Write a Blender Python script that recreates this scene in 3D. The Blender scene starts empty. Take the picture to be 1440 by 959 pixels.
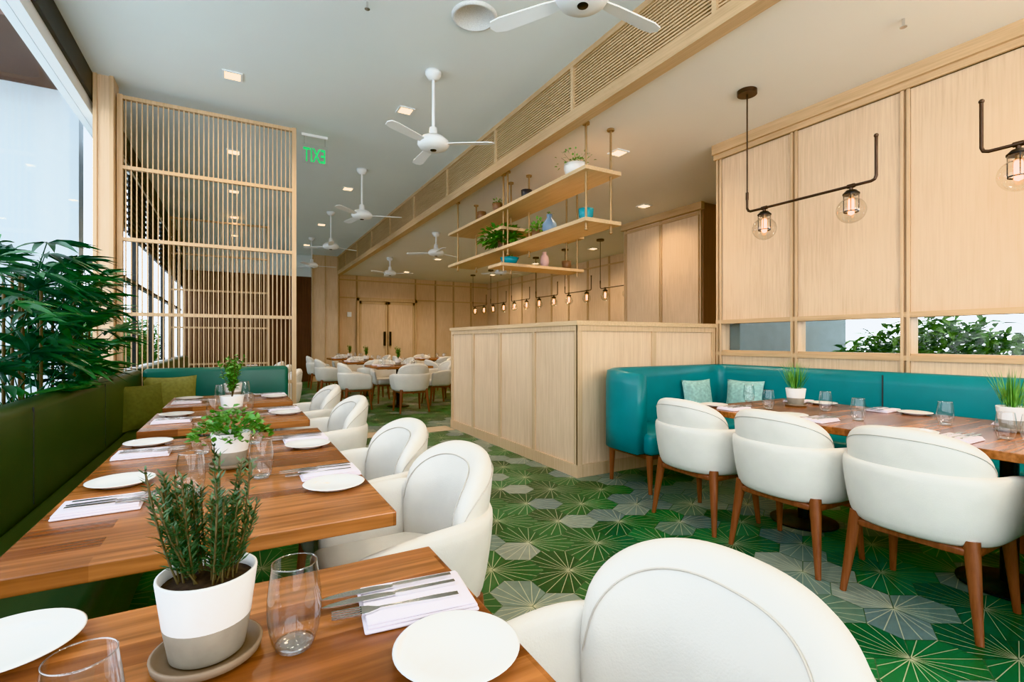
import bpy, bmesh, math, random
from mathutils import Vector, Matrix
random.seed(7)
S=bpy.context.scene
COL=S.collection
# ------------------------------------------------------------------ materials
def nmat(name):
    m=bpy.data.materials.new(name); m.use_nodes=True
    nt=m.node_tree; b=nt.nodes.get('Principled BSDF')
    return m,nt,b
def plain(name,c,rough=.5,metal=0,var=.06,scale=8,bump=0,spec=.5,coat=0):
    m,nt,b=nmat(name)
    tc=nt.nodes.new('ShaderNodeTexCoord'); n=nt.nodes.new('ShaderNodeTexNoise')
    n.inputs['Scale'].default_value=scale; n.inputs['Detail'].default_value=3
    nt.links.new(tc.outputs['Object'],n.inputs['Vector'])
    r=nt.nodes.new('ShaderNodeValToRGB')
    r.color_ramp.elements[0].position=.3; r.color_ramp.elements[1].position=.7
    r.color_ramp.elements[0].color=tuple(max(0,x*(1-var)) for x in c)+(1,)
    r.color_ramp.elements[1].color=tuple(min(1,x*(1+var)) for x in c)+(1,)
    nt.links.new(n.outputs['Fac'],r.inputs['Fac']); nt.links.new(r.outputs['Color'],b.inputs['Base Color'])
    b.inputs['Roughness'].default_value=rough; b.inputs['Metallic'].default_value=metal
    b.inputs['Specular IOR Level'].default_value=spec
    if coat: b.inputs['Coat Weight'].default_value=coat
    if bump:
        n2=nt.nodes.new('ShaderNodeTexNoise'); n2.inputs['Scale'].default_value=220
        nt.links.new(tc.outputs['Object'],n2.inputs['Vector'])
        bp=nt.nodes.new('ShaderNodeBump'); bp.inputs['Strength'].default_value=bump; bp.inputs['Distance'].default_value=.002
        nt.links.new(n2.outputs['Fac'],bp.inputs['Height']); nt.links.new(bp.outputs['Normal'],b.inputs['Normal'])
    return m
def wood(name,c1,c2,axis='z',rough=.45,fine=60,spec=.4):
    m,nt,b=nmat(name)
    tc=nt.nodes.new('ShaderNodeTexCoord'); mp=nt.nodes.new('ShaderNodeMapping')
    sc={'x':(.035,1,1),'y':(1,.035,1),'z':(1,1,.035)}[axis]
    mp.inputs['Scale'].default_value=sc
    nt.links.new(tc.outputs['Object'],mp.inputs['Vector'])
    n=nt.nodes.new('ShaderNodeTexNoise'); n.inputs['Scale'].default_value=fine; n.inputs['Detail'].default_value=5; n.inputs['Roughness'].default_value=.65
    nt.links.new(mp.outputs['Vector'],n.inputs['Vector'])
    n2=nt.nodes.new('ShaderNodeTexNoise'); n2.inputs['Scale'].default_value=1.3
    nt.links.new(tc.outputs['Object'],n2.inputs['Vector'])
    ad=nt.nodes.new('ShaderNodeMath'); ad.operation='MULTIPLY_ADD'; ad.inputs[1].default_value=.35
    nt.links.new(n2.outputs['Fac'],ad.inputs[0]); 
    mm=nt.nodes.new('ShaderNodeMath'); mm.operation='MULTIPLY'; mm.inputs[1].default_value=.7
    nt.links.new(n.outputs['Fac'],mm.inputs[0]); nt.links.new(mm.outputs[0],ad.inputs[2])
    r=nt.nodes.new('ShaderNodeValToRGB')
    r.color_ramp.elements[0].position=.36; r.color_ramp.elements[1].position=.66
    r.color_ramp.elements[0].color=c1+(1,); r.color_ramp.elements[1].color=c2+(1,)
    nt.links.new(ad.outputs[0],r.inputs['Fac']); nt.links.new(r.outputs['Color'],b.inputs['Base Color'])
    b.inputs['Roughness'].default_value=rough; b.inputs['Specular IOR Level'].default_value=spec
    return m
def tabletop_mat(name):
    m,nt,b=nmat(name)
    tc=nt.nodes.new('ShaderNodeTexCoord')
    br=nt.nodes.new('ShaderNodeTexBrick')
    br.inputs['Scale'].default_value=1; br.inputs['Mortar Size'].default_value=0.0
    br.inputs['Brick Width'].default_value=.62; br.inputs['Row Height'].default_value=.062
    br.inputs['Color1'].default_value=(.18,.058,.017,1); br.inputs['Color2'].default_value=(.41,.17,.058,1)
    br.offset=.37
    nt.links.new(tc.outputs['Object'],br.inputs['Vector'])
    mp=nt.nodes.new('ShaderNodeMapping'); mp.inputs['Scale'].default_value=(.06,1,1)
    nt.links.new(tc.outputs['Object'],mp.inputs['Vector'])
    n=nt.nodes.new('ShaderNodeTexNoise'); n.inputs['Scale'].default_value=55; n.inputs['Detail'].default_value=6
    nt.links.new(mp.outputs['Vector'],n.inputs['Vector'])
    r=nt.nodes.new('ShaderNodeValToRGB'); r.color_ramp.elements[0].position=.3; r.color_ramp.elements[1].position=.7
    r.color_ramp.elements[0].color=(.48,.43,.38,1); r.color_ramp.elements[1].color=(1.25,1.2,1.15,1)
    nt.links.new(n.outputs['Fac'],r.inputs['Fac'])
    mx=nt.nodes.new('ShaderNodeMix'); mx.data_type='RGBA'; mx.blend_type='MULTIPLY'; mx.inputs[0].default_value=.9
    nt.links.new(br.outputs['Color'],mx.inputs[6]); nt.links.new(r.outputs['Color'],mx.inputs[7])
    nt.links.new(mx.outputs[2],b.inputs['Base Color'])
    b.inputs['Roughness'].default_value=.27
    return m
def emis(name,c,s):
    m,nt,b=nmat(name); b.inputs['Base Color'].default_value=c+(1,)
    b.inputs['Emission Color'].default_value=c+(1,); b.inputs['Emission Strength'].default_value=s
    return m
def thinglass(name,tint=(1,1,1),base=.05,edge=.6,power=3.0):
    m=bpy.data.materials.new(name); m.use_nodes=True; nt=m.node_tree
    for n in list(nt.nodes): nt.nodes.remove(n)
    o=nt.nodes.new('ShaderNodeOutputMaterial'); t=nt.nodes.new('ShaderNodeBsdfTransparent'); g=nt.nodes.new('ShaderNodeBsdfGlossy')
    t.inputs['Color'].default_value=tint+(1,)
    g.inputs['Roughness'].default_value=.03
    f=nt.nodes.new('ShaderNodeLayerWeight'); f.inputs['Blend'].default_value=.5
    pw=nt.nodes.new('ShaderNodeMath'); pw.operation='POWER'; pw.inputs[1].default_value=power
    nt.links.new(f.outputs['Facing'],pw.inputs[0])
    mm=nt.nodes.new('ShaderNodeMath'); mm.operation='MULTIPLY_ADD'; mm.inputs[1].default_value=edge; mm.inputs[2].default_value=base
    nt.links.new(pw.outputs[0],mm.inputs[0])
    mx=nt.nodes.new('ShaderNodeMixShader'); nt.links.new(mm.outputs[0],mx.inputs[0])
    nt.links.new(t.outputs[0],mx.inputs[1]); nt.links.new(g.outputs[0],mx.inputs[2]); nt.links.new(mx.outputs[0],o.inputs[0])
    return m
def tilemat():
    m,nt,b=nmat('tile_starburst'); L=nt.links
    def M(op,a=None,bv=None,c=None):
        n=nt.nodes.new('ShaderNodeMath'); n.operation=op
        for i,x in enumerate((a,bv,c)):
            if x is None: continue
            if isinstance(x,(int,float)): n.inputs[i].default_value=x
            else: L.new(x,n.inputs[i])
        return n.outputs[0]
    uv=nt.nodes.new('ShaderNodeUVMap'); uv.uv_map='burst'
    sp=nt.nodes.new('ShaderNodeSeparateXYZ'); L.new(uv.outputs[0],sp.inputs[0])
    x,y=sp.outputs[0],sp.outputs[1]
    ang=M('ARCTAN2',y,x); N=24
    k=2*math.pi/N
    fr=M('FRACT',M('ADD',M('DIVIDE',ang,k),.5+N))
    r=M('SQRT',M('ADD',M('MULTIPLY',x,x),M('MULTIPLY',y,y)))
    dist=M('MULTIPLY',M('MULTIPLY',M('ABSOLUTE',M('SUBTRACT',fr,.5)),k),r)
    line=M('LESS_THAN',dist,.0016)
    at=nt.nodes.new('ShaderNodeAttribute'); at.attribute_name='tilecol'
    tc=nt.nodes.new('ShaderNodeTexCoord'); n=nt.nodes.new('ShaderNodeTexNoise'); n.inputs['Scale'].default_value=14; n.inputs['Detail'].default_value=4
    L.new(tc.outputs['Object'],n.inputs['Vector'])
    rr=nt.nodes.new('ShaderNodeValToRGB'); rr.color_ramp.elements[0].color=(.75,.75,.75,1); rr.color_ramp.elements[1].color=(1.2,1.2,1.2,1)
    L.new(n.outputs['Fac'],rr.inputs['Fac'])
    mu=nt.nodes.new('ShaderNodeMix'); mu.data_type='RGBA'; mu.blend_type='MULTIPLY'; mu.inputs[0].default_value=1
    L.new(at.outputs['Color'],mu.inputs[6]); L.new(rr.outputs['Color'],mu.inputs[7])
    mx=nt.nodes.new('ShaderNodeMix'); mx.data_type='RGBA'
    L.new(M('MULTIPLY',line,.7),mx.inputs[0]); L.new(mu.outputs[2],mx.inputs[6]); mx.inputs[7].default_value=(.60,.58,.36,1)
    L.new(mx.outputs[2],b.inputs['Base Color'])
    b.inputs['Roughness'].default_value=.33
    return m

OAK=wood('oak_panel',(.62,.44,.28),(.79,.595,.41),'z',.5,70)
OAKY=wood('oak_rail',(.50,.33,.18),(.66,.46,.27),'y',.5,60)
OAKF=wood('oak_frame',(.54,.37,.21),(.68,.49,.31),'z',.5,60)
OAKX=wood('oak_shelf',(.56,.38,.21),(.70,.51,.31),'y',.5,60)
GAP=wood('oak_shadow_gap',(.32,.21,.12),(.40,.27,.16),'z',.6,60)
DARKW=wood('dark_walnut_wall',(.07,.03,.018),(.13,.06,.035),'z',.5,50)
WALNUT=wood('walnut_leg',(.14,.045,.02),(.27,.10,.045),'z',.35,60)
TOP=tabletop_mat('teak_butcher_block')
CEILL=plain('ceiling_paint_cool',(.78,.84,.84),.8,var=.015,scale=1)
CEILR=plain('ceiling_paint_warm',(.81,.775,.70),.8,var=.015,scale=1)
WHITE=plain('white_paint',(.85,.87,.88),.5,var=.02)
LEATH=plain('cream_leather',(.72,.69,.63),.42,var=.03,scale=12,bump=.25)
PIPE=plain('leather_piping',(.50,.46,.40),.5)
TEAL=plain('teal_leather',(.004,.19,.21),.36,var=.1,scale=4,bump=.2)
GREENL=plain('olive_green_leather',(.042,.070,.030),.36,var=.12,scale=4,bump=.2)
GREENB=plain('jade_leather',(.012,.115,.08),.36,var=.1,scale=4)
OLIVE=plain('olive_fabric',(.21,.21,.07),.85,var=.15,scale=40)
OLIVE2=plain('dark_olive_fabric',(.11,.12,.035),.85,var=.15,scale=40)
AQUA=plain('aqua_fabric',(.30,.50,.47),.85,var=.2,scale=40)
BLACK=plain('black_metal',(.02,.018,.016),.4,metal=.6)
BRONZE=plain('bronze_rod',(.09,.06,.045),.35,metal=.8)
BRASS=plain('brass_rod',(.45,.30,.16),.35,metal=.7)
STEEL=plain('steel',(.72,.72,.72),.15,metal=1)
CHINA=plain('white_china',(.82,.82,.80),.12,var=.01)
CERAM=plain('white_ceramic',(.80,.79,.76),.3,var=.02)
STONE=plain('stoneware_band',(.34,.30,.235),.6,var=.1,scale=30)
CLAY=plain('clay_saucer',(.22,.155,.10),.6,var=.1)
SOIL=plain('soil',(.04,.025,.015),.95,var=.5,scale=120)
NAPK=plain('napkin_linen',(.78,.73,.79),.9,var=.04,scale=60,bump=.3)
GLASS=thinglass('tumbler_glass',(.975,.985,.985),.07,.95,2.4)
GLASSB=thinglass('tumbler_base',(.90,.93,.93),.22,.6,2)
GLOBE=thinglass('globe_glass',(.95,.93,.90),.07,.7,2.6)
PANE=thinglass('window_pane',(.98,.99,.99),.02,.12,4)
FIL=emis('filament_glow',(1,.42,.1),12)
LED=emis('downlight_glow',(1,.70,.38),6)
DARKF=plain('dark_frame',(.06,.06,.06),.5)
GROUT=plain('grout',(.12,.18,.11),.8)
TILE=tilemat()
LEAFD=plain('leaf_dark',(.018,.085,.03),.38,var=.6,scale=9)
LEAFP=plain('leaf_palm',(.035,.15,.045),.38,var=.5,scale=9)
LEAFM=plain('leaf_mid',(.06,.20,.03),.5,var=.5,scale=14)
LEAFR=plain('leaf_rosemary',(.065,.125,.055),.6,var=.5,scale=60)
LEAFL=plain('leaf_light',(.14,.34,.07),.5,var=.4,scale=30)
STEM=plain('stem',(.12,.09,.04),.8)
EXITG=emis('exit_green',(.02,.55,.15),.6)
SOFF=plain('brown_soffit',(.10,.05,.03),.7)
EXTW=plain('exterior_white_render',(.60,.655,.68),.8,var=.02)
BEIGE=plain('beige_stone',(.55,.42,.28),.5)
GREYEXT=plain('grey_exterior',(.16,.21,.21),.7)
C_TEAL=plain('teal_glaze',(.02,.30,.38),.25); C_BLUE=plain('bluegrey_glaze',(.16,.26,.38),.35); C_PINK=plain('pink_glaze',(.62,.42,.40),.4)
C_DARK=plain('dark_glaze',(.05,.05,.055),.35); C_BROWN=plain('brown_glaze',(.2,.11,.06),.5)

# ------------------------------------------------------------------ mesh builder
class MB:
    def __init__(s): s.v=[]; s.f=[]; s.m=[]; s.sm=[]; s.mats=[]
    def mi(s,mat):
        if mat not in s.mats: s.mats.append(mat)
        return s.mats.index(mat)
    def add(s,vs,fs,mat,smooth=False):
        o=len(s.v); s.v.extend([tuple(v) for v in vs]); k=s.mi(mat)
        for f in fs: s.f.append(tuple(i+o for i in f)); s.m.append(k); s.sm.append(smooth)
    def box(s,x0,x1,y0,y1,z0,z1,mat):
        s.add([(x0,y0,z0),(x1,y0,z0),(x1,y1,z0),(x0,y1,z0),(x0,y0,z1),(x1,y0,z1),(x1,y1,z1),(x0,y1,z1)],
              [(0,3,2,1),(4,5,6,7),(0,1,5,4),(1,2,6,5),(2,3,7,6),(3,0,4,7)],mat)
    def rbox(s,x0,x1,y0,y1,z0,z1,r,mat,seg=3,puff=0,M=None):
        bm=bmesh.new(); bmesh.ops.create_cube(bm,size=1)
        for v in bm.verts:
            v.co=Vector((x0+(v.co.x+.5)*(x1-x0),y0+(v.co.y+.5)*(y1-y0),z0+(v.co.z+.5)*(z1-z0)))
        bmesh.ops.bevel(bm,geom=list(bm.edges),offset=r,segments=seg,profile=.5,affect='EDGES')
        bm.verts.index_update()
        vs=[v.co.copy() for v in bm.verts]
        if M is not None: vs=[M@v for v in vs]
        fs=[tuple(v.index for v in f.verts) for f in bm.faces]; bm.free()
        s.add(vs,fs,mat,True)
    def cone(s,p0,p1,r0,r1,mat,n=12,smooth=True):
        p0=Vector(p0);p1=Vector(p1); d=(p1-p0).normalized()
        a=d.cross(Vector((0,0,1))); 
        if a.length<1e-3: a=Vector((1,0,0))
        a.normalize(); b=d.cross(a)
        vs=[];fs=[]
        for p,r in((p0,r0),(p1,r1)):
            for i in range(n):
                t=2*math.pi*i/n; vs.append(p+a*math.cos(t)*r+b*math.sin(t)*r)
        for i in range(n): fs.append((i,(i+1)%n,n+(i+1)%n,n+i))
        s.add(vs,fs,mat,smooth)
        s.add(vs,[tuple(range(n))[::-1],tuple(range(n,2*n))],mat,False)
    def tube(s,pts,r,mat,n=8):
        for a,b in zip(pts,pts[1:]): s.cone(a,b,r,r,mat,n)
        for p in pts[1:-1]: s.ball(p,r*1.01,mat,6,8)
    def ball(s,c,r,mat,nr=10,n=16,sz=1):
        prof=[(r*math.sin(math.pi*i/nr),-r*sz*math.cos(math.pi*i/nr)) for i in range(nr+1)]
        s.lathe([(p[0],p[1]+c[2]) for p in prof],mat,c[0],c[1],n)
    def lathe(s,prof,mat,cx=0,cy=0,n=32,smooth=True):
        vs=[];fs=[]
        for r,z in prof:
            for i in range(n):
                t=2*math.pi*i/n; vs.append((cx+max(r,1e-5)*math.cos(t),cy+max(r,1e-5)*math.sin(t),z))
        for j in range(len(prof)-1):
            for i in range(n): fs.append((j*n+i,j*n+(i+1)%n,(j+1)*n+(i+1)%n,(j+1)*n+i))
        s.add(vs,fs,mat,smooth)
    def loops(s,L,mat,closed=True,caps=True,smooth=True):
        n=len(L[0]); vs=[p for l in L for p in l]; fs=[]
        for j in range(len(L)-1):
            for i in range(n if closed else n-1): fs.append((j*n+i,j*n+(i+1)%n,(j+1)*n+(i+1)%n,(j+1)*n+i))
        if caps: fs.append(tuple(range(n))[::-1]); fs.append(tuple(range((len(L)-1)*n,len(L)*n)))
        s.add(vs,fs,mat,smooth)
    def prism(s,pts,z0,z1,mat,M=None):
        n=len(pts); vs=[Vector((p[0],p[1],z0)) for p in pts]+[Vector((p[0],p[1],z1)) for p in pts]
        if M is not None: vs=[M@v for v in vs]
        fs=[tuple(range(n))[::-1],tuple(range(n,2*n))]+[(i,(i+1)%n,n+(i+1)%n,n+i) for i in range(n)]
        s.add(vs,fs,mat)
    def leaf(s,p,d,L,w,mat,droop=0,fold=.25,seg=2,blunt=False):
        p=Vector(p); d=Vector(d).normalized(); side=d.cross(Vector((0,0,1)))
        if side.length<.05: side=Vector((random.uniform(-1,1),random.uniform(-1,1),0))
        side.normalize(); side=(Matrix.Rotation(random.uniform(-.6,.6),3,d)@side); up=side.cross(d)
        vs=[p.copy()];fs=[]; prof=[math.sin(math.pi*(.12+.88*(i/(seg+1)))**(.8)) for i in range(1,seg+1)]
        for i in range(1,seg+1):
            t=i/(seg+1); c=p+d*L*t+Vector((0,0,-droop*L*t*t))
            ww=w*.5*prof[i-1]
            vs+= [c-side*ww+up*ww*fold,c,c+side*ww+up*ww*fold]
        vs.append(p+d*L+Vector((0,0,-droop*L)))
        fs+=[(0,2,1),(0,3,2)]
        for i in range(seg-1):
            a=1+3*i; fs+=[(a,a+1,a+4,a+3),(a+1,a+2,a+5,a+4)]
        a=1+3*(seg-1); e=len(vs)-1; fs+=[(a,a+1,e),(a+1,a+2,e)]
        s.add(vs,fs,mat,True)
    def mesh(s,name):
        me=bpy.data.meshes.new(name); me.from_pydata(s.v,[],s.f)
        for m in s.mats: me.materials.append(m)
        me.polygons.foreach_set('material_index',s.m); me.polygons.foreach_set('use_smooth',s.sm); me.update()
        return me
    def obj(s,name,loc=(0,0,0),rot=0,bevel=0,sub=0):
        return inst(name,s.mesh(name),loc,rot,bevel,sub)
def inst(name,me,loc=(0,0,0),rot=0,bevel=0,sub=0,parent=None):
    o=bpy.data.objects.new(name,me); COL.objects.link(o); o.location=loc; o.rotation_euler=(0,0,rot) if isinstance(rot,(int,float)) else rot
    if bevel:
        b=o.modifiers.new('bevel','BEVEL'); b.width=bevel; b.segments=2; b.limit_method='ANGLE'
    if sub:
        b=o.modifiers.new('sub','SUBSURF'); b.levels=sub; b.render_levels=sub
    if parent: o.parent=parent
    return o
PI=math.pi; H=PI/2

# ------------------------------------------------------------------ room constants
CL=3.75; CR=3.25; XL=-1.24; XB=2.7; XR=4.43; XF=7.87; YB=15.8; Y0=-3.5
def build_floor():
    mb=MB(); mb.box(-1.4,8.1,Y0-.1,16.1,-.1,-.002,GROUT)
    R=.135; w=math.sqrt(3)*R; base=len(mb.f)
    uvs=[];cols=[]
    palD=[(.007,.068,.020),(.010,.095,.028),(.016,.12,.034),(.022,.15,.045)]
    palG=[(.17,.24,.20),(.22,.28,.23),(.27,.31,.25),(.14,.20,.19),(.13,.21,.15)]
    def cen(q,r): return (w*(q+r/2), 1.5*R*r)
    rnd=random.Random(3)
    grp={}
    for r in range(-20,90):
        for q in range(-70,75):
            x,y=cen(q,r)
            if x<-1.3 or x>8 or y<-1.2 or y>16: continue
            c=(q-r)%3
            if c==0: a=(q,r)
            elif c==1: a=(q-1,r)
            else: a=(q,r-1)
            P=[cen(*a),cen(a[0]+1,a[1]),cen(a[0],a[1]+1)]
            bx=sum(p[0] for p in P)/3; by=sum(p[1] for p in P)/3
            if a not in grp:
                nv=math.sin(bx*1.7+by*.9)+math.sin(by*1.3-bx*.8+1.0)
                grp[a]=rnd.random()<(.32+.14*nv)
            g=grp[a]
            if rnd.random()<.14: g=not g
            col=rnd.choice(palG if g else palD)
            ir=R-.0022
            pts=[(x+ir*math.cos(PI/6+k*PI/3),y+ir*math.sin(PI/6+k*PI/3),0) for k in range(6)]
            mb.add(pts,[(0,1,2,3,4,5)],TILE)
            uvs+= [(p[0]-bx,p[1]-by) for p in pts]; cols+=[col+(1,)]*6
    me=mb.mesh('floor')
    li=sum(len(f) for f in mb.f[:base])
    flat=[0.0]*(2*li)
    for u in uvs: flat+=[u[0],u[1]]
    me.uv_layers.new(name='burst'); me.uv_layers['burst'].data.foreach_set('uv',flat)
    cf=[0.2]*(4*li)
    for c in cols: cf+=list(c)
    me.color_attributes.new('tilecol','FLOAT_COLOR','CORNER'); me.color_attributes['tilecol'].data.foreach_set('color',cf)
    inst('floor',me)
build_floor()
mb=MB(); mb.box(1.35,2.58,6.15,6.5,.0,.004,BEIGE); mb.obj('floor_threshold')
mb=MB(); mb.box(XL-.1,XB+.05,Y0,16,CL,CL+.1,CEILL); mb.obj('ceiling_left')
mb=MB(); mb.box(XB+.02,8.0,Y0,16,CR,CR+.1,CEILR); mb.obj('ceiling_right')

mb=MB()
mb.box(XB-.03,XB+.09,Y0,YB,3.2,3.31,OAKY); mb.box(XB-.03,XB+.06,Y0,YB,3.70,3.75,OAKY)
mb.box(XB+.05,XB+.08,Y0,YB,3.31,3.70,GAP)
for i in range(15):
    z=3.335+i*.0255; mb.box(XB-.01,XB+.02,Y0,YB,z,z+.013,OAKX)
y=3.64-1.53*4
while y<YB:
    mb.box(XB-.028,XB+.06,y-.018,y+.018,3.31,3.70,OAKX); y+=1.53
mb.obj('ceiling_slatted_bulkhead')

def panel_wall(name,axis,plane,a0,a1,z0,z1,stiles,rails,side,mat=OAK,th=.12,fw=.03,pr=.018,hole=None):
    mb=MB()
    def bx(u0,u1,zz0,zz1,d0,d1,m):
        lo,hi=sorted((plane+side*d0,plane+side*d1))
        if axis=='x': mb.box(lo,hi,u0,u1,zz0,zz1,m)
        else: mb.box(u0,u1,lo,hi,zz0,zz1,m)
    if hole:
        bx(a0,a1,z0,hole[0],-th,0,mat); bx(a0,a1,hole[1],z1,-th,0,mat)
        for s in stiles: bx(s-fw,s+fw,hole[0],hole[1],-th,0,mat)
    else: bx(a0,a1,z0,z1,-th,0,mat)
    for s in stiles:
        for e in (-fw,fw-.020): bx(max(a0,s+e),min(a1,s+e+.020),z0,z1,0,pr,OAKF)
        bx(max(a0,s-fw),min(a1,s+fw),z0,z1,0,.004,GAP)  # gap shade put into the colour: darker oak between the stile strips
    for r in rails: bx(a0,a1,r-.02,r+.02,0,pr*.9,OAKY)
    return mb.obj(name)
panel_wall('wall_right','x',XR,Y0,3.46,0,CR,[3.425,2.63,1.78,.93,.08,-.77,-1.6,-2.45],[3.12,1.40,1.07],-1,hole=(1.09,1.38))
mb=MB(); mb.box(XR-.07,XR,Y0,3.47,3.15,CR,OAKY); mb.box(XR-.04,XR,Y0,3.47,3.10,3.15,OAKY); mb.obj('trim_right_crown')
mb=MB(); mb.box(XR+.05,XR+.056,Y0+.5,3.4,1.09,1.38,PANE)
mb.box(XR,XR+.12,Y0,3.4,1.09,1.105,OAKY); mb.obj('window_right_strip')
panel_wall('wall_recess','x',6.0,4.95,6.6,0,CR,[4.98,5.75,6.57],[3.1],-1)
mb=MB(); mb.box(5.93,6.0,4.9,6.62,3.14,CR,OAKY); mb.obj('trim_recess_crown')
mb=MB(); mb.box(6.02,6.9,4.93,5.05,0,CR,wood('brown_panel',(.26,.14,.08),(.36,.2,.12))); mb.obj('wall_recess_end')
mb=MB(); mb.box(6.6,6.7,3.4,4.93,0,CR,OAK); mb.box(4.56,6.6,3.28,3.4,0,CR,GREYEXT); mb.obj('wall_service_alcove')
mb=MB(); mb.box(6.13,XF,6.5,6.6,0,CR,OAK); mb.obj('wall_recess_back')
panel_wall('wall_far_right','x',XF,6.6,YB,0,CR,[6.7+.83*i for i in range(11)],[3.05],-1)
panel_wall('wall_back','y',YB,2.7,XF,0,CR,[2.75,3.3,5.2]+[5.9+.66*i for i in range(3)],[3.1,2.55],-1)
mb=MB(); mb.box(1.95,2.7,15.5,15.9,0,CL,OAK)
for xx in (1.95,2.3,2.66): mb.box(xx,xx+.035,15.48,15.5,0,CL,OAKF)
mb.obj('wall_back_pier')
mb=MB(); mb.box(XL,1.95,15.7,15.9,3.1,CL,CEILL); mb.box(XL,1.95,15.65,15.9,0,3.1,DARKW)
for i in range(7): mb.box(XL+.1+i*.45,XL+.12+i*.45,15.63,15.65,0,3.1,DARKW)
mb.obj('wall_back_left')
mb=MB()
for x0 in (3.37,4.27):
    mb.box(x0,x0+.87,15.74,15.78,.01,2.45,OAK)
    for a,b in ((x0,x0+.06),(x0+.81,x0+.87)): mb.box(a,b,15.72,15.74,.01,2.45,OAKF)
    mb.box(x0,x0+.87,15.72,15.74,2.37,2.45,OAKF)
for x0 in (4.12,4.3): mb.box(x0,x0+.06,15.67,15.72,1.05,1.5,BLACK)
mb.box(3.29,3.36,15.7,15.78,0,2.55,OAKF); mb.box(5.15,5.22,15.7,15.78,0,2.55,OAKF); mb.box(3.29,5.22,15.7,15.78,2.46,2.55,OAKF)
mb.obj('door_1')
mb=MB(); mb.rbox(3.0,3.13,15.74,15.78,1.95,2.1,.01,WHITE); mb.obj('wall_thermostat')
mb=MB(); mb.box(XL,-.9,Y0-.1,Y0,0,CL,WHITE); mb.box(4.0,XR,Y0-.1,Y0,0,CR,OAK); mb.box(-.9,4.0,Y0-.1,Y0,3.1,CL,WHITE); mb.obj('wall_front')
mb=MB()
for i in range(5): mb.box(-.9+i*1.21,-.84+i*1.21,Y0-.08,Y0-.02,0,3.1,DARKF)
mb.box(-.9,4,Y0-.06,Y0-.05,.05,3.1,PANE); mb.obj('added_daylight_window')  # unseen glazing behind the camera, added to let in more daylight

# left window wall
mb=MB()
mb.box(XL-.12,XL,Y0,16,0,.78,WHITE)
mb.box(XL-.06,XL+.05,Y0,16,3.52,CL,DARKF)
mb.box(XL-.12,XL+.02,Y0,16,3.40,3.52,WHITE)
mb.obj('wall_left')
mb=MB(); y=-3.4
while y<15.8:
    if not (3.9<y<6.0): mb.box(XL-.09,XL-.02,y,y+.06,.78,3.40,WHITE if y<6 else DARKF)
    y+=1.55
mb.box(XL-.06,XL-.054,Y0,15.7,.78,3.40,PANE)
mb.box(XL-.1,XL+.0,Y0,15.7,.78,.82,WHITE)
mb.box(XL-.09,XL-.02,6.3,15.7,2.0,2.05,DARKF)
mb.obj('window_left')
mb=MB()
y=6.6
while y<15:
    mb.box(XL-.01,XL+.0,y,y+1.4,2.6,3.52,DARKF)
    for k in range(12): mb.box(XL,XL+.03,y,y+1.4,2.6+k*.08,2.615+k*.08,DARKF)
    y+=1.55
mb.obj('window_blinds')
mb=MB(); mb.box(XL+.055,-1.03,6.02,6.25,0,CL,OAK)
for xx in (XL+.055,-1.06): mb.box(xx,xx+.03,6.0,6.02,0,CL,OAKF)
mb.obj('trim_pilaster')
# exterior
mb=MB(); mb.box(-6,-1.5,7.0,7.2,-.1,5.5,EXTW); mb.box(-6,-1.5,5.6,7.0,3.9,4.05,SOFF); mb.obj('exterior_wall')
mb=MB(); mb.box(-14,-1.4,Y0-8,24,-.3,-.1,plain('paving',(.78,.78,.75),.8)); mb.box(-1.4,14,Y0-8,Y0-.12,-.3,-.1,plain('terrace_paving',(.78,.76,.72),.8)); mb.obj('exterior_ground')

def screen(y,x0,x1,zt):
    mb=MB()
    for x in (x0,x1-.045): mb.box(x,x+.045,y-.03,y+.03,0,zt,OAKF)
    for z in (zt-.04,2.90,2.19,1.45,.72,.02): mb.box(x0+.045,x1-.045,y-.025,y+.025,z,z+.035,OAKF)
    n=int((x1-x0-.09)/.043)
    for i in range(n):
        x=x0+.045+(i+.5)*(x1-x0-.09)/n
        mb.box(x-.005,x+.005,y-.007,y+.007,.06,zt-.04,OAKF)
    mb.obj('slatted_wood_screen',(0,0,0))
screen(6.12,-1.02,.6,3.63); screen(11.6,-1.15,.62,3.63)

# service counter
mb=MB()
mb.box(2.62,XR-.0,3.48,6.35,.0,1.34,OAK)
mb.box(2.59,XR-.0,3.45,6.38,1.34,1.38,OAKX)
mb.box(2.60,XR-.0,3.46,6.37,0,.11,OAKF)
for yy in (3.46,4.17,4.9,5.62,6.31):
    mb.box(2.605,2.62,yy,yy+.05,.11,1.34,OAKF); mb.box(2.6045,2.606,yy+.047,yy+.052,.11,1.29,GAP)  # thin darker strip colours in the shade of the stile joint
mb.box(2.603,2.62,3.48,6.35,1.29,1.34,OAKF)
for xx in (2.605,3.5,4.36): mb.box(xx,xx+.055,3.465,3.48,.11,1.34,OAKF)
mb.box(2.61,XR-.02,3.463,3.48,1.29,1.34,OAKF)
mb.obj('service_counter')

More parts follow.
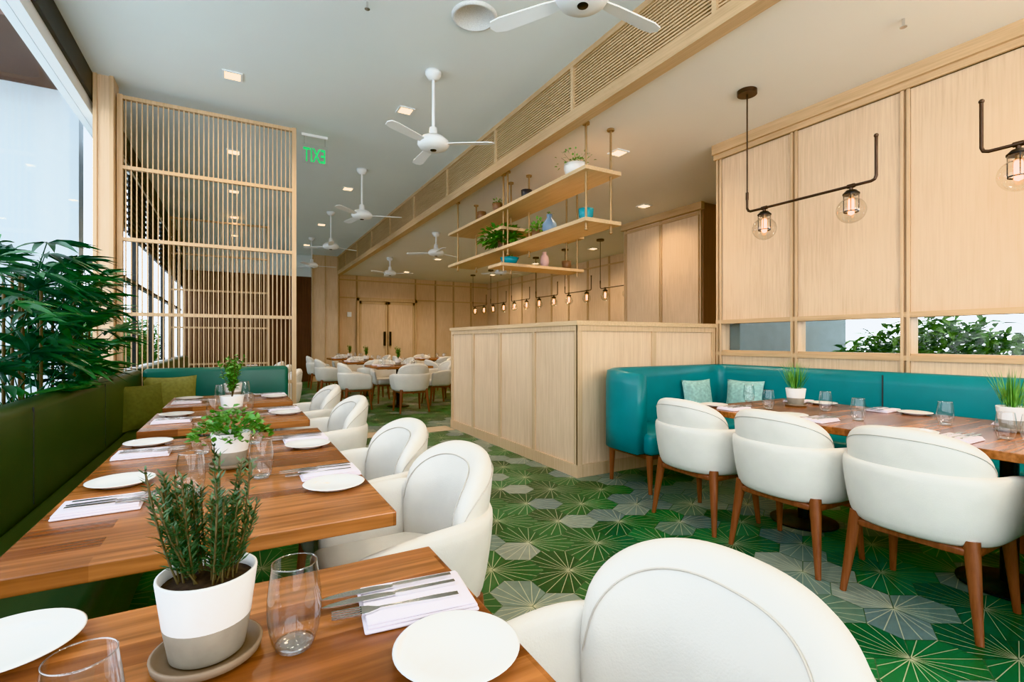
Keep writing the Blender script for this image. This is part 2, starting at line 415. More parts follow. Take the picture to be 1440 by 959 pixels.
# hanging shelves
mb=MB()
for z in (2.31,2.79): mb.box(2.8,3.23,3.6,6.95,z,z+.035,OAKX)
for z in (2.12,2.56): mb.box(2.8,4.05,5.24,5.6,z,z+.035,OAKX)
for yy in (3.67,5.19,6.72):
    for xx in (2.86,3.16):
        mb.cone((xx,yy,2.25),(xx,yy,CR),.011,.011,BRASS); mb.cone((xx,yy,CR-.02),(xx,yy,CR),.035,.035,BRASS,16)
        mb.ball((xx,yy,2.25),.018,BRASS,6,10)
for xx,yy in ((2.86,5.3),(3.98,5.3),(3.98,5.54),(3.1,5.54)):
    mb.cone((xx,yy,2.06),(xx,yy,CR),.011,.011,BRASS); mb.cone((xx,yy,CR-.02),(xx,yy,CR),.035,.035,BRASS,16)
mb.obj('hanging_shelf')

def vessel(name,x,y,z,prof,mat,plant=None,pr=.1,pn=60,ph=.1,lm=LEAFM,ll=.04):
    mb=MB(); mb.lathe([(0,0.001)]+prof+[(prof[-1][0]-.008,prof[-1][1]),(prof[-1][0]-.012,prof[-1][1]*.8),(0,prof[-1][1]*.78)],mat,n=24)
    if plant:
        h=prof[-1][1]
        for i in range(pn):
            a=random.uniform(0,2*PI); e=random.uniform(-.2,1.2); rr=random.uniform(0.2,1)
            d=Vector((math.cos(a)*math.cos(e),math.sin(a)*math.cos(e),math.sin(e)))
            p=Vector((0,0,h))+Vector((d.x*pr,d.y*pr,d.z*ph))*rr
            if p.z<0.01: p.z=.02
            mb.leaf(p,d+Vector((0,0,random.uniform(-.4,.4))),ll*random.uniform(.7,1.3),ll*.55,lm,.3)
        for i in range(8):
            a=i*.8; mb.cone((0,0,h*.7),(math.cos(a)*pr*.6,math.sin(a)*pr*.6,h+ph*.5),.002,.0015,STEM,4)
    mb.obj(name,(x,y,z))
pot=[(.05,0),(.06,.05),(.065,.11)]
vase=[(.05,0),(.08,.06),(.075,.12),(.03,.18),(.032,.22)]
cylp=[(.06,0),(.062,.12)]
Z1=2.346; Z2=2.826; Z3=2.156
vessel('white_bowl_planter',2.95,3.95,Z2,[(.06,0),(.10,.03),(.12,.09),(.115,.13)],CERAM,1,.24,90,.16,LEAFL,.035)
vessel('dark_ceramic_pot',2.92,4.85,Z2,pot,C_DARK); vessel('brown_ceramic_pot',2.88,5.5,Z2,pot,C_BROWN,1,.06,20,.05)
vessel('ceramic_pot',2.9,6.0,Z2,cylp,C_BROWN)
vessel('trailing_shelf_plant',2.93,5.45,Z1,pot,C_BROWN,1,.28,520,.2,LEAFM,.085)
vessel('blue_ceramic_vase',2.95,4.42,Z1,vase,C_BLUE,1,.03,4,.03)
vessel('teal_ceramic_pot',3.0,3.85,Z1,[(.06,0),(.07,.06),(.06,.07),(.07,.08),(.075,.15)],C_TEAL)
vessel('dark_ceramic_pot',3.13,3.9,Z1,[(.03,0),(.035,.06)],C_DARK)
vessel('succulent_pot',3.0,4.75,Z1,pot,C_BROWN,1,.12,80,.14,LEAFL,.06)
vessel('teal_ceramic_bowl',3.0,5.40,Z3,[(.05,0),(.09,.03),(.12,.09)],C_TEAL,1,.04,15,.03)
vessel('pink_ceramic_vase',3.5,5.36,Z3,[(.045,0),(.06,.08),(.05,.14),(.025,.17),(.028,.2)],C_PINK)
vessel('brown_ceramic_pot',3.85,5.36,Z3,pot,C_BROWN)

# ------------------------------------------------------------------ sweeps
def offset_wall(mb,path,prof,mat,caps=True,collect=None):
    L=[]; n=len(path)
    for i,p in enumerate(path):
        a=Vector(path[max(0,i-1)]); b=Vector(path[min(n-1,i+1)]); t=(b-a).normalized(); nn=Vector((t.y,-t.x))
        L.append([(p[0]+nn.x*o,p[1]+nn.y*o,z) for o,z in prof(i,i/(n-1))])
    mb.loops(L,mat,True,caps)
    return L
def resample(P,n):
    ds=[0]
    for a,b in zip(P,P[1:]): ds.append(ds[-1]+math.dist(a,b))
    out=[];j=0
    for i in range(n):
        t=ds[-1]*i/(n-1)
        while j<len(ds)-2 and ds[j+1]<t: j+=1
        k=(t-ds[j])/max(1e-9,ds[j+1]-ds[j]); k=min(1,max(0,k))
        out.append((P[j][0]+(P[j+1][0]-P[j][0])*k,P[j][1]+(P[j+1][1]-P[j][1])*k))
    return out
def chair_mesh():
    mb=MB()
    def U(a,b,yf,yc):
        P=[(-a,yf),(-a,yc)]
        for k in range(1,40):
            t=PI*k/40; c=math.cos(t); s_=math.sin(t)
            P.append((-a*math.copysign(abs(c)**.85,c),yc-b*s_**.85))
        P+=[(a,yc),(a,yf)]
        return P
    N=45
    path=resample(U(.268,.235,.20,-.04),N)
    def prof(i,f):
        s=abs(2*f-1); zt=.655-.045*max(0,(s-.55)/.45)**1.5; zb=.355; t=.026; l=.028
        e=1 if 0<i<N-1 else .55
        t*=e
        if e<1: zt-=.012
        return [(t-.03,zb),(t-.006,zb+.03),(t+l*.5,(zb+zt)/2),(t+l,zt-.03),(t*.7+l,zt-.004),(l,zt+.002),(-t*.7+l,zt-.004),(-t+l,zt-.03),(-t+l*.3,(zb+zt)/2),(-t-.03,zb)]
    L=offset_wall(mb,path,prof,LEATH)
    full=resample(U(.228,.195,.20,-.04),200); seg=full[53:148]; M=37
    pb=resample(seg,M)
    def prof2(i,f):
        s=abs(2*f-1); k=max(0,1-s**2.7)**.5; zt=.60+.23*k; t=.012+.036*max(0,1-s**5)**.5; zb=.44
        out=[];
        hs=[0,.25,.5,.72,.88,.97]
        for h in hs:
            z=zb+(zt-zb)*h; l=.058*((z-.44)/.39)**1.2 if z>.44 else 0
            tt=t*(1 if h<.85 else (.85 if h<.95 else .5))
            out.append((tt*.9+l+.008,z))
        out.append((.058*((zt-.44)/.39)**1.2+.008,zt))
        for h in hs[::-1]:
            z=zb+(zt-zb)*h; l=.058*((z-.44)/.39)**1.2 if z>.44 else 0
            tt=t*(1 if h<.85 else (.85 if h<.95 else .5))
            out.append((-tt*1.1+l+.008,z))
        return out
    L2=offset_wall(mb,pb,prof2,LEATH)
    for idx in (8,4):
        pts=[Vector(l[idx]) for l in L2]
        rings=[]
        for i,p in enumerate(pts):
            t=(pts[min(len(pts)-1,i+1)]-pts[max(0,i-1)]).normalized()
            a=t.cross(Vector((0,1,.3))).normalized(); b=t.cross(a)
            rings.append([tuple(p+a*.0024*math.cos(k*PI/3)+b*.0024*math.sin(k*PI/3)) for k in range(6)])
        mb.loops(rings,PIPE)
    mb.rbox(-.235,.235,-.235,.235,.355,.475,.045,LEATH,4)
    for x0,x1,y0,y1 in ((-.235,.235,.15,.185),(-.20,.20,-.235,-.2),(-.235,-.2,-.2,.16),(.2,.235,-.2,.16)): mb.rbox(x0,x1,y0,y1,.325,.36,.004,WALNUT,1)
    for sx in (-1,1):
        mb.cone((sx*.215,.165,.365),(sx*.235,.205,0),.027,.014,WALNUT,14)
        mb.cone((sx*.21,-.205,.39),(sx*.25,-.25,0),.03,.014,WALNUT,14)
    return mb.mesh('dining_chair')
CH=chair_mesh()
def chair(x,y,rot): return inst('dining_chair',CH,(x,y,0),rot,sub=1)
chair(.475,.55,H-.05)
for yy in (1.63,2.27,3.44,4.42): chair(.455,yy,H)
for yy in (1.03,1.645,2.26): chair(2.80,yy,-H)
chair(2.80,.33,-H)

# ------------------------------------------------------------------ tables
def table(name,x0,x1,y0,y1,peds,loc=True):
    cx,cy=(x0+x1)/2,(y0+y1)/2; mb=MB()
    mb.box(x0-cx,x1-cx,y0-cy,y1-cy,.712,.75,TOP)
    for px,py in peds:
        mb.cone((px-cx,py-cy,.02),(px-cx,py-cy,.712),.035,.035,BLACK,20)
        mb.lathe([(0,0),(.2,0),(.2,.012),(.04,.025),(0,.025)],BLACK,px-cx,py-cy,32)
        mb.box(px-cx-.2,px-cx+.2,py-cy-.03,py-cy+.03,.68,.712,BLACK); mb.box(px-cx-.03,px-cx+.03,py-cy-.2,py-cy+.2,.68,.712,BLACK)
    return mb.obj(name,(cx,cy,0),0,.003)
table('dining_table',-.43,.37,.30,1.03,[(-.1,.66)])
table('dining_table',-.43,.37,1.28,2.72,[(-.1,1.65),(-.1,2.35)])
table('dining_table',-.43,.37,3.02,3.75,[(-.1,3.4)])
table('dining_table',-.43,.37,4.0,4.73,[(-.1,4.37)])
table('long_dining_table',2.72,3.75,-.6,2.32,[(3.3,1.9),(3.3,.9),(3.3,-.1)])

# ------------------------------------------------------------------ tableware
def mk_plate():
    mb=MB(); mb.lathe([(0,.004),(.05,.004),(.055,0),(.058,.004),(.088,.014),(.09,.016),(.087,.017),(.06,.009),(0,.008)],CHINA,n=48); return mb.mesh('bread_plate')
def mk_napkin():
    mb=MB(); mb.rbox(-.066,.066,-.092,.092,0,.006,.0028,NAPK,2); mb.rbox(-.064,.062,-.090,.088,.0055,.012,.0028,NAPK,2); mb.rbox(-.063,.058,-.086,.088,.0115,.016,.002,NAPK,2); return mb.mesh('folded_napkin')
def mk_knife():
    mb=MB()
    mb.prism([(-.005,-.105),(.005,-.105),(.0055,-.01),(.004,0),(-.004,0),(-.0055,-.01)],0,.006,STEEL)
    mb.prism([(-.005,0),(.006,0),(.0105,.03),(.010,.075),(.004,.105),(-.003,.118),(-.006,.1),(-.006,.03)],.002,.0038,STEEL)
    return mb.mesh('table_knife')
def mk_fork():
    mb=MB()
    mb.prism([(-.006,-.1),(.006,-.1),(.0065,-.06),(.0028,.0),(.0028,.03),(-.0028,.03),(-.0028,0),(-.0065,-.06)],0,.004,STEEL)
    mb.prism([(-.003,.03),(.003,.03),(.011,.048),(.012,.06),(-.012,.06),(-.011,.048)],.001,.0035,STEEL)
    for i in range(4):
        x=-.0105+i*.007; mb.prism([(x-.0018,.058),(x+.0018,.058),(x+.001,.103),(x-.001,.103)],.001,.0035,STEEL)
    return mb.mesh('dinner_fork')
def mk_glass():
    mb=MB()
    mb.lathe([(.0265,.0045),(.031,.016),(.0345,.03),(.0368,.045),(.0375,.058),(.0368,.078),(.0345,.098),(.031,.124)],GLASS,n=40)
    mb.lathe([(0,.0005),(.024,.0005),(.0265,.0045),(.026,.009),(.018,.011),(0,.011)],GLASSB,n=40)
    mb.lathe([(.0314,.1235),(.0314,.125),(.0302,.1254),(.0298,.124)],GLASSB,n=40)
    return mb.mesh('water_glass')
PL,NP,KN,FK,GL=mk_plate(),mk_napkin(),mk_knife(),mk_fork(),mk_glass()
TZ=.7505
def setting(nx,ny,px,py,face,j=0):
    rot=H if face<0 else -H
    inst('bread_plate',PL,(px,py,TZ)); r=rot+j
    inst('folded_napkin',NP,(nx,ny,TZ),r)
    for dx,me,nm in ((.035,KN,'table_knife'),(.008,KN,'table_knife'),(-.028,FK,'dinner_fork')):
        v=Matrix.Rotation(r,2)@Vector((dx,.035)); inst(nm,me,(nx+v.x,ny+v.y,TZ+.0165),r+random.uniform(-.05,.05))
def glass(x,y): inst('water_glass',GL,(x,y,TZ))
setting(.27,.815,.275,.65,-1,-.12); setting(-.3,.72,-.29,.975,1)
glass(.075,.786); glass(-.14,.66)
setting(.275,1.75,.263,1.585,-1,.0); setting(.275,2.41,.266,2.245,-1)
setting(-.316,1.69,-.314,1.94,1,.03); setting(-.32,2.395,-.33,2.62,1)
glass(.072,1.81); glass(-.115,1.705); glass(-.118,2.31); glass(.07,2.42)
setting(.27,3.5,.27,3.32,-1); setting(-.31,3.3,-.31,3.55,1); glass(.06,3.5); glass(-.11,3.25)
setting(.27,4.5,.27,4.33,-1); setting(-.31,4.25,-.31,4.5,1); glass(.06,4.5); glass(-.1,4.2)
for yy in (2.10,1.56,.95,.3):
    setting(2.86,yy,2.87,yy+.165,1); glass(3.07,yy-.1)
    setting(3.62,yy+.02,3.62,yy-.15,-1); glass(3.30,yy+.2)
glass(3.05,.76); 

def potted(name,x,y,kind,sc=1,top=None):
    mb=MB(); c=.94
    mb.lathe([(0,0),(.058,0),(.068,.006),(.070,.016),(.066,.017),(.062,.009),(0,.008)],CLAY,n=40)
    mb.lathe([(0,.009),(.046*c,.009),(.05*c,.012),(.0585*c,.058)],STONE,n=40)
    mb.lathe([(.0585*c,.058),(.067*c,.120),(.0665*c,.123),(.063*c,.123),(.061*c,.108)],CERAM,n=40)
    mb.lathe([(.0612*c,.108),(.03,.113),(0,.114)],SOIL,n=24)
    if kind=='rosemary':
        for k in range(40):
            a=random.uniform(0,2*PI); lean=random.uniform(.02,.62); L=random.uniform(.09,.185)*(1-.25*lean)
            p=Vector((math.cos(a)*.028*random.random()+math.cos(a)*.01,math.sin(a)*.028*random.random()+math.sin(a)*.01,.11))
            d=Vector((math.cos(a)*lean-.08,math.sin(a)*lean+.05,1)).normalized(); n=36; pts=[]
            for i in range(n+1):
                t=i/n; d2=(d+Vector((0,0,.5*t))).normalized(); q=p+d2*L*t
                pts.append(q)
                if i>4:
                    for _ in range(3 if i%2 else 2):
                        b=random.uniform(0,2*PI); side=Vector((math.cos(b),math.sin(b),random.uniform(.0,.8)))
                        mb.leaf(q,(side+d2*.4),random.uniform(.015,.025)*(1-.35*t),.0036,LEAFR,0,.1,1)
            for i in range(0,n,6): mb.cone(pts[i],pts[min(n,i+6)],.0016,.0013,STEM,4)
    elif kind=='herb':
        for i in range(420):
            a=random.uniform(0,2*PI); rr=random.random()**.5*.125; z=.115+random.uniform(0,.085)*(1-(rr/.14)**2)-.03*(rr/.12)**3+.015
            d=Vector((math.cos(a)*.6+random.uniform(-.6,.6),math.sin(a)*.6+random.uniform(-.6,.6),random.uniform(.1,.7)))
            mb.leaf((rr*math.cos(a),rr*math.sin(a),z),d,random.uniform(.018,.03),.018,LEAFM if random.random()<.6 else LEAFL,.2)
        for i in range(30):
            a=i*.7; rr=random.uniform(.04,.11); mb.cone((0,0,.11),(rr*math.cos(a),rr*math.sin(a),.16),.0012,.001,LEAFM,4)
    elif kind=='tall':
        for k in range(22):
            a=random.uniform(0,2*PI); L=random.uniform(.12,.24); ln=random.uniform(0,.5)
            d=Vector((math.cos(a)*ln,math.sin(a)*ln,1)).normalized(); mb.cone((0,0,.11),Vector((0,0,.11))+d*L,.0015,.001,STEM,4)
            for i in range(18):
                t=random.uniform(.3,1); q=Vector((0,0,.11))+d*L*t
                mb.leaf(q,(random.uniform(-1,1),random.uniform(-1,1),random.uniform(-.1,.9)),random.uniform(.02,.038),.016,LEAFM if random.random()<.6 else LEAFL,.2)
    elif kind=='grass':
        for k in range(110):
            a=random.uniform(0,2*PI); ln=random.uniform(0,.55); L=random.uniform(.12,.24)
            d=Vector((math.cos(a)*ln,math.sin(a)*ln,1)); r0=random.uniform(0,.04)
            mb.leaf((r0*math.cos(a),r0*math.sin(a),.11),d,L,.0045,LEAFL if random.random()<.6 else LEAFM,.08,.2,3)
    mb.obj(name,(x,y,TZ))
potted('potted_rosemary',-.035,.823,'rosemary')
potted('potted_oregano',-.016,2.03,'herb')
potted('potted_basil',-.02,3.38,'tall')
potted('potted_basil',-.02,4.37,'tall')
potted('potted_chives',3.38,2.0,'grass')
potted('potted_chives',3.38,.91,'grass')

# ------------------------------------------------------------------ banquettes
def wallprof(t,z0,z1):
    hs=[0,.3,.6,.85,.96]
    L=[(t,z0)]+[(t,z0+(z1-z0)*h) for h in hs[1:-1]]+[(t*.8,z0+(z1-z0)*.975),(0,z1)]
    R=[(-t*.8,z0+(z1-z0)*.975)]+[(-t,z0+(z1-z0)*h) for h in hs[1:-1][::-1]]+[(-t,z0)]
    return L+R
mb=MB()
P=[(2.78,2.86),(2.78,3.12)]
for k in range(1,10):
    a=PI-H*k/9; P.append((3.02+.24*math.cos(a),3.12+.24*math.sin(a)))
P+=[(3.5,3.36),(4.0,3.36)]
for k in range(0,7):
    a=H-H*k/6; P.append((4.22+.12*math.cos(a),3.24+.12*math.sin(a)))
P+=[(4.34,2.6),(4.34,1.5),(4.34,.5),(4.34,-2)]
def pf(i,f):
    z1=.965 if i>2 else (.94,.957,.965)[i]
    return [(-o,z) for o,z in wallprof(.055,.31,z1)]
offset_wall(mb,P,pf,TEAL)
mb.rbox(2.80,4.30,2.78,3.32,.30,.47,.04,TEAL,3)
mb.rbox(3.80,4.30,-2,2.80,.30,.47,.04,TEAL,3)
for yy in (1.87,.75,-.4): mb.box(4.278,4.286,yy-.004,yy+.004,.47,.94,DARKF)
mb.box(2.84,4.28,2.84,3.30,.26,.31,WALNUT); mb.box(3.86,4.28,-2,2.84,.0,.31,WALNUT)
for x,y in ((2.83,2.83),(2.86,3.3),(3.7,2.83)): mb.cone((x,y,.3),(x-.01,y-.02 if y<3 else y,0),.028,.015,WALNUT,14)
mb.obj('teal_banquette')
mb=MB()
mb.rbox(-.93,-.80,-1.5,5.98,.40,.92,.045,GREENL,4)
mb.rbox(-.80,-.36,-1.5,5.98,.30,.455,.035,GREENL,4)
mb.box(-.90,-.42,-1.5,5.98,.0,.3,GREENL)
for yy in (.2,1.6,3.0,4.4): mb.box(-.803,-.797,yy-.003,yy+.003,.46,.90,DARKF)
mb.obj('green_banquette')
mb=MB()
mb.rbox(-.79,.50,5.86,5.99,.40,.93,.045,GREENB,4)
mb.rbox(-.35,.50,5.35,5.86,.30,.455,.035,GREENL,4); mb.box(-.34,.47,5.4,5.85,0,.3,GREENL)
mb.obj('jade_banquette_end')
def pillow(name,loc,rot,w,mat):
    mb=MB(); n=12; L=[]
    def pt(u,v,s):
        e=(1-abs(u)**3)*(1-abs(v)**3)
        return (u*w/2*(1-.07*(1-v*v)),s*.062*max(0,e)**.6,w/2+v*w/2*(1-.07*(1-u*u)))
    for s_ in (-1,1):
        vs=[pt(-1+2*i/n,-1+2*j/n,s_) for j in range(n+1) for i in range(n+1)]
        fs=[(j*(n+1)+i,j*(n+1)+i+1,(j+1)*(n+1)+i+1,(j+1)*(n+1)+i) for j in range(n) for i in range(n)]
        mb.add(vs,fs,mat,True)
    mb.obj(name,loc,rot)
pillow('throw_pillow',(-.66,5.12,.46),(-.22,0,.75),.38,OLIVE2)
pillow('throw_pillow',(-.52,5.50,.46),(-.2,0,.2),.42,OLIVE)
pillow('aqua_pillow',(3.86,3.20,.475),(-.16,0,-.1),.36,AQUA)
pillow('aqua_pillow',(4.17,2.98,.475),(-.2,0,-H*.9),.36,AQUA)

# ------------------------------------------------------------------ foliage
mb=MB()
mb.box(-1.2,-.96,1.5,5.95,0,.72,DARKF)
def fan(mb,p,d,L,mat):
    d=Vector(d).normalized(); side=d.cross(Vector((0,0,1))).normalized(); n=random.randint(7,10)
    side=Matrix.Rotation(random.uniform(-.5,.5),3,d)@side
    for i in range(n):
        a=-1.35+2.7*i/(n-1); dd=d*math.cos(a)+side*math.sin(a)
        mb.leaf(p,dd,L*random.uniform(.8,1.1)*(1-.2*abs(a)/1.35),.044,mat,random.uniform(.15,.4),.3,3)
for (cx,cy,n) in ((-1.05,5.0,34),(-1.05,4.35,50),(-1.03,3.7,46),(-1.03,3.0,20)):
    for k in range(n):
        a=random.uniform(0,2*PI); z=random.uniform(.92,1.74); rr=random.uniform(.1,.34)
        base=Vector((cx+random.uniform(-.06,.06),cy+random.uniform(-.2,.2),z-.22))
        tip=Vector((max(-1.2,cx+math.cos(a)*rr*.8),cy+math.sin(a)*rr,z)); 
        mb.cone(base,tip,.004,.003,LEAFD,4)
        d=Vector((math.cos(a)*.8+.1,math.sin(a),random.uniform(-.1,.7)))
        if cx+d.x<cx: d.x*=.4
        fan(mb,tip,d,random.uniform(.2,.34),LEAFD if random.random()<.55 else LEAFP)
    for k in range(6):
        x=cx+random.uniform(-.08,.08); y=cy+random.uniform(-.2,.2); mb.cone((x,y,.7),(x,y,1.55),.009,.007,STEM,6)
mb.v=[(max(v[0],XL+.02) if v[2]>.93 else min(max(v[0],XL+.02),-.95),v[1],v[2]) for v in mb.v]
mb.obj('potted_rhapis_palm')
def hedge(name,x0,x1,y0,y1,z0,z1,n,ll,mats):
    mb=MB(); mb.box(x0,x1,y0,y1,-.1,z0+.05,C_BROWN)
    for i in range(n):
        x=random.uniform(x0,x1);y=random.uniform(y0,y1); hh=.5+.5*math.sin(y*5+x*3)*.5+.25
        z=z0+random.random()*(z1-z0)*min(1,hh+random.uniform(-.1,.2))
        mb.leaf((x,y,z),(random.uniform(-1,1),random.uniform(-1,1),random.uniform(-.2,1)),ll*random.uniform(.7,1.4),ll*.32,random.choice(mats),.4,.3,2)
    mb.obj(name)
hedge('planter_hedge',5.3,5.9,-.8,2.75,.75,1.40,6000,.15,(LEAFM,LEAFL,LEAFL))
hedge('planter_shrubs',-1.98,-1.60,7.5,15,.5,1.62,5200,.16,(LEAFM,LEAFL,LEAFM))

# ------------------------------------------------------------------ pendants
def pendant_mesh(drop):
    mb=MB(); zb=0
    mb.cone((0,0,drop-.035),(0,0,drop),.075,.075,BRONZE,28); 
    mb.cone((0,0,.12),(0,0,drop-.03),.006,.006,BRONZE,8)
    mb.cone((0,0,.10),(0,0,.16),.012,.012,BRONZE,10)
    mb.tube([(0,0,.12),(0,0,.03),(0,-.012,.008),(0,-.03,0),(0,-.90,0),(0,-.922,.008),(0,-.93,.03),(0,-.93,.29)],.0095,BRONZE,10)
    mb.ball((0,-.93,.29),.014,BRONZE,6,10)
    for y in (-.15,-.78):
        mb.cone((0,y-.022,0),(0,y+.022,0),.015,.015,BRONZE,12)
        mb.cone((0,y,-.03),(0,y,0),.012,.012,BRONZE,12)
        mb.cone((0,y,-.05),(0,y,-.03),.048,.030,BLACK,24)
        mb.cone((0,y,-.06),(0,y,-.05),.050,.050,BLACK,24)
        prof=[(.047,-.06),(.047,-.10)]
        for k in range(4,19):
            t=PI*k/18*1.0; 
            prof.append((.088*math.sin(t) if k<18 else .0,-.165+.088*math.cos(t)))
        mb.lathe(prof,GLOBE,0,y,32)
        for a in range(4):
            t=a*H+.4; mb.cone((.043*math.cos(t),y+.043*math.sin(t),-.06),(.043*math.cos(t),y+.043*math.sin(t),-.175),.003,.003,BLACK,6)
        mb.lathe([(.045,-.178),(.045,-.17),(.042,-.17),(.042,-.178),(.045,-.178)],BLACK,0,y,24)
        mb.cone((0,y,-.085),(0,y,-.06),.014,.014,BRASS,12)
        mb.lathe([(.014,-.085),(.019,-.10),(.019,-.19),(.0,-.2)],FIL,0,y,14)
    return mb.mesh('globe_pendant_light')
PM=pendant_mesh(CR-2.255)
inst('globe_pendant_light',PM,(3.65,2.56,2.255)); inst('globe_pendant_light',PM,(3.65,.18,2.255),PI)
for i in range(6): inst('globe_pendant_light',PM,(6.4,7.75+1.22*i,2.255))
# ------------------------------------------------------------------ ceiling fans
def fan_mesh(drop):
    mb=MB()
    mb.lathe([(0,drop),(.075,drop),(.075,drop-.03),(.05,drop-.07),(.016,drop-.08)],WHITE,n=28)
    mb.cone((0,0,.08),(0,0,drop-.05),.014,.014,WHITE,14)
    mb.lathe([(.016,.2),(.035,.19),(.04,.13),(.05,.11)],WHITE,n=28)
    mb.lathe([(.014,.11),(.10,.10),(.145,.06),(.15,.03),(.13,.0),(.07,-.02),(.0,-.022)],WHITE,n=36)
    mb.lathe([(.03,-.0215),(.028,-.026),(0,-.026)],BLACK,n=20)
    for k in range(3):
        M=Matrix.Rotation(k*2*PI/3,4,'Z')@Matrix.Rotation(.16,4,'X')
        mb.prism([(.11,-.03),(.22,-.045),(.50,-.055),(.56,-.04),(.58,0),(.56,.04),(.50,.05),(.22,.04),(.11,.025)],.03,.038,WHITE,M)
    return mb.mesh('ceiling_fan')
FM=fan_mesh(.72); FM2=fan_mesh(.42)
for yy,rr in ((2.12,.05),(4.42,-.55),(7.45,-.3),(10.2,.4),(13.0,0)): inst('ceiling_fan',FM,(1.63,yy,CL-.72),rr)
for p in ((3.3,8.8),(3.3,12.0),(5.6,10.5)): inst('ceiling_fan',FM2,(p[0],p[1],CR-.42),p[1])
mb=MB(); mb.lathe([(0,-.012),(.15,-.012),(.152,-.02),(.17,-.018),(.18,-.0)],plain('speaker_grille',(.72,.74,.74),.7,scale=300,var=.2),n=40); mb.obj('ceiling_speaker',(1.63,3.5,CL))
mb=MB(); mb.cone((0,0,-.05),(0,0,-.001),.008,.008,STEEL); mb.cone((0,0,-.055),(0,0,-.05),.02,.02,STEEL); 
me=mb.mesh('fire_sprinkler'); inst('fire_sprinkler',me,(.86,3.75,CL)); inst('fire_sprinkler',me,(3.7,1.5,CR))
dm=MB(); 
for a in ((-.085,.085,-.085,-.065),(-.085,.085,.065,.085),(-.085,-.065,-.065,.065),(.065,.085,-.065,.065)): dm.box(a[0],a[1],a[2],a[3],-.012,0,WHITE)
dm.box(-.065,.065,-.065,.065,-.008,-.001,LED); DM=dm.mesh('recessed_downlight')
def downlight(x,y,z,e,lamp=True,col=(1,.76,.52)):
    o=inst('recessed_downlight',DM,(x,y,z))
    if lamp:
        l=bpy.data.lights.new('downlight_lamp','SPOT'); l.energy=e; l.spot_size=2.7; l.spot_blend=.9; l.shadow_soft_size=.08; l.color=col
        lo=bpy.data.objects.new('lamp',l); COL.objects.link(lo); lo.parent=o; lo.location=(0,0,-.03)
LE=90
for y in (5.42,7.6,9.6,11.6,13.6): downlight(-.03,y,CL,LE*.6,y<12)
for y in (5.3,8.5,11.4,14): downlight(1.63,y,CL,LE*.8,y<12)
for y in (2.4,-.6): downlight(-.03,y,CL,LE*.45); downlight(1.2,y-.9,CL,LE*.4)
for x,y,s in ((3.62,4.08,1),(5.39,5.5,.8),(3.75,.4,1.2),(4.4,8.6,1.4),(4.4,11.6,1.4),(4.4,14.2,1.4),(6.9,8.6,1.1),(6.9,11,1.1),(6.9,13.5,1.1),(3.6,-1.5,.8)):
    downlight(x,y,CR,LE*s)
# exit sign
e=bpy.data.objects.new('exit_sign',None); COL.objects.link(e); e.location=(.85,6.5,3.5)
mb=MB(); mb.box(-.15,.15,-.004,.004,-.11,.13,PANE); mb.box(-.15,.15,-.015,.015,.22,.25,WHITE); 
for sx in (-.12,.12): mb.box(sx-.004,sx+.004,-.004,.004,.13,.22,STEEL)
p=mb.obj('plate'); p.parent=e
tcv=bpy.data.curves.new('lettering','FONT'); tcv.body='EXIT'; tcv.size=.2; tcv.extrude=.003; tcv.offset=.003; tcv.align_x='CENTER'
to=bpy.data.objects.new('lettering',tcv); COL.objects.link(to); to.rotation_euler=(H,0,PI); to.location=(0,.009,-.08); to.parent=e; to.scale=(.64,1.2,1)
tcv.materials.append(EXITG)

# ------------------------------------------------------------------ far dining area
def far_table(x,y,wx,wy,chairs):
    table('dining_table',x-wx/2,x+wx/2,y-wy/2,y+wy/2,[(x,y)])
    for cx,cy,r in chairs: chair(cx,cy,r)
def ft_items(x,y,wx,wy):
    for sx in (-1,1):
        for k in (-1,1):
            glass(x+sx*wx*.2,y+k*wy*.25); glass(x+sx*wx*.3,y+k*wy*.06)
            inst('bread_plate',PL,(x+sx*wx*.33,y+k*wy*.38,TZ)); inst('folded_napkin',NP,(x+sx*wx*.33,y+k*wy*.2,TZ),H)
for (x,y,wx,wy) in ((2.6,8.9,1.0,1.0),(2.5,11.0,1.0,1.0),(2.6,13.3,1.0,1.0),(4.4,9.5,1.0,1.0),(4.5,12.2,1.0,1.0)):
    far_table(x,y,wx,wy,[(x,y-.72,0),(x,y+.72,PI),(x-.74,y,-H),(x+.74,y,H)]); ft_items(x,y,wx,wy)
potm=[o for o in bpy.data.objects if o.name.startswith('potted_basil')][0].data
for x,y in ((2.6,8.9),(2.5,11.0),(2.6,13.3),(4.4,9.5)): inst('potted_basil',potm,(x,y,TZ))
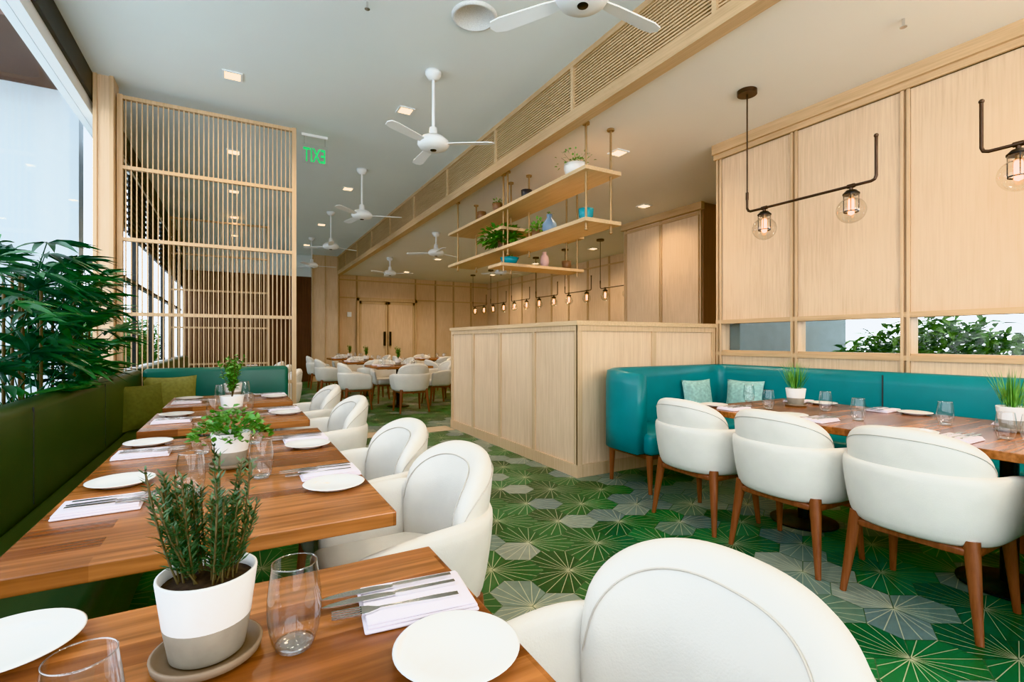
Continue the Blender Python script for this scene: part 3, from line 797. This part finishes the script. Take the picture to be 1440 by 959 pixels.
mb=MB(); mb.rbox(-.93,-.80,6.3,11.3,.40,.92,.045,GREENL,3); mb.rbox(-.80,-.36,6.3,11.3,.30,.455,.035,GREENL,3); mb.box(-.9,-.42,6.3,11.3,0,.3,GREENL); mb.obj('green_banquette')
for yy in (7.2,8.6,10.0):
    table('dining_table',-.43,.37,yy-.35,yy+.35,[(-.1,yy)]); chair(.455,yy,H); glass(.05,yy); inst('bread_plate',PL,(.25,yy-.1,TZ)); inst('folded_napkin',NP,(.25,yy+.08,TZ),H)

# ------------------------------------------------------------------ world, camera
w=bpy.data.worlds.new('World'); S.world=w; w.use_nodes=True; nt=w.node_tree; bg=nt.nodes['Background']
tc=nt.nodes.new('ShaderNodeTexCoord'); sp=nt.nodes.new('ShaderNodeSeparateXYZ'); nt.links.new(tc.outputs['Generated'],sp.inputs[0])
r=nt.nodes.new('ShaderNodeValToRGB'); nt.links.new(sp.outputs[2],r.inputs['Fac'])
r.color_ramp.elements[0].position=0; r.color_ramp.elements[0].color=(.90,.94,1,1); r.color_ramp.elements[1].position=.9; r.color_ramp.elements[1].color=(.66,.81,1,1)
nt.links.new(r.outputs['Color'],bg.inputs['Color']); bg.inputs['Strength'].default_value=3.6
# unseen fill lights, added behind the camera to brighten the ceilings
for x,y,z,en,sz,tx in ((1.2,-1.6,2.2,60,.8,1.2),(3.3,-1.4,1.9,35,.8,3.6)):
    l=bpy.data.lights.new('added_bounce_fill','AREA'); l.energy=en; l.size=sz; l.color=(1,.9,.8)
    o=bpy.data.objects.new('added_bounce_fill',l); COL.objects.link(o); o.location=(x,y,z)
    o.rotation_euler=Vector((tx-x,1.6,1.6)).to_track_quat('-Z','Y').to_euler()
cam=bpy.data.cameras.new('Camera'); co=bpy.data.objects.new('Camera',cam); COL.objects.link(co)
cam.sensor_width=36; cam.lens=690/1440*36; cam.clip_start=.02
co.location=(0,0,1.2); co.rotation_euler=(H,0,-math.radians(29.35)); S.camera=co
try: S.view_settings.view_transform='Khronos PBR Neutral'
except Exception: S.view_settings.view_transform='Standard'
S.view_settings.exposure=0.2
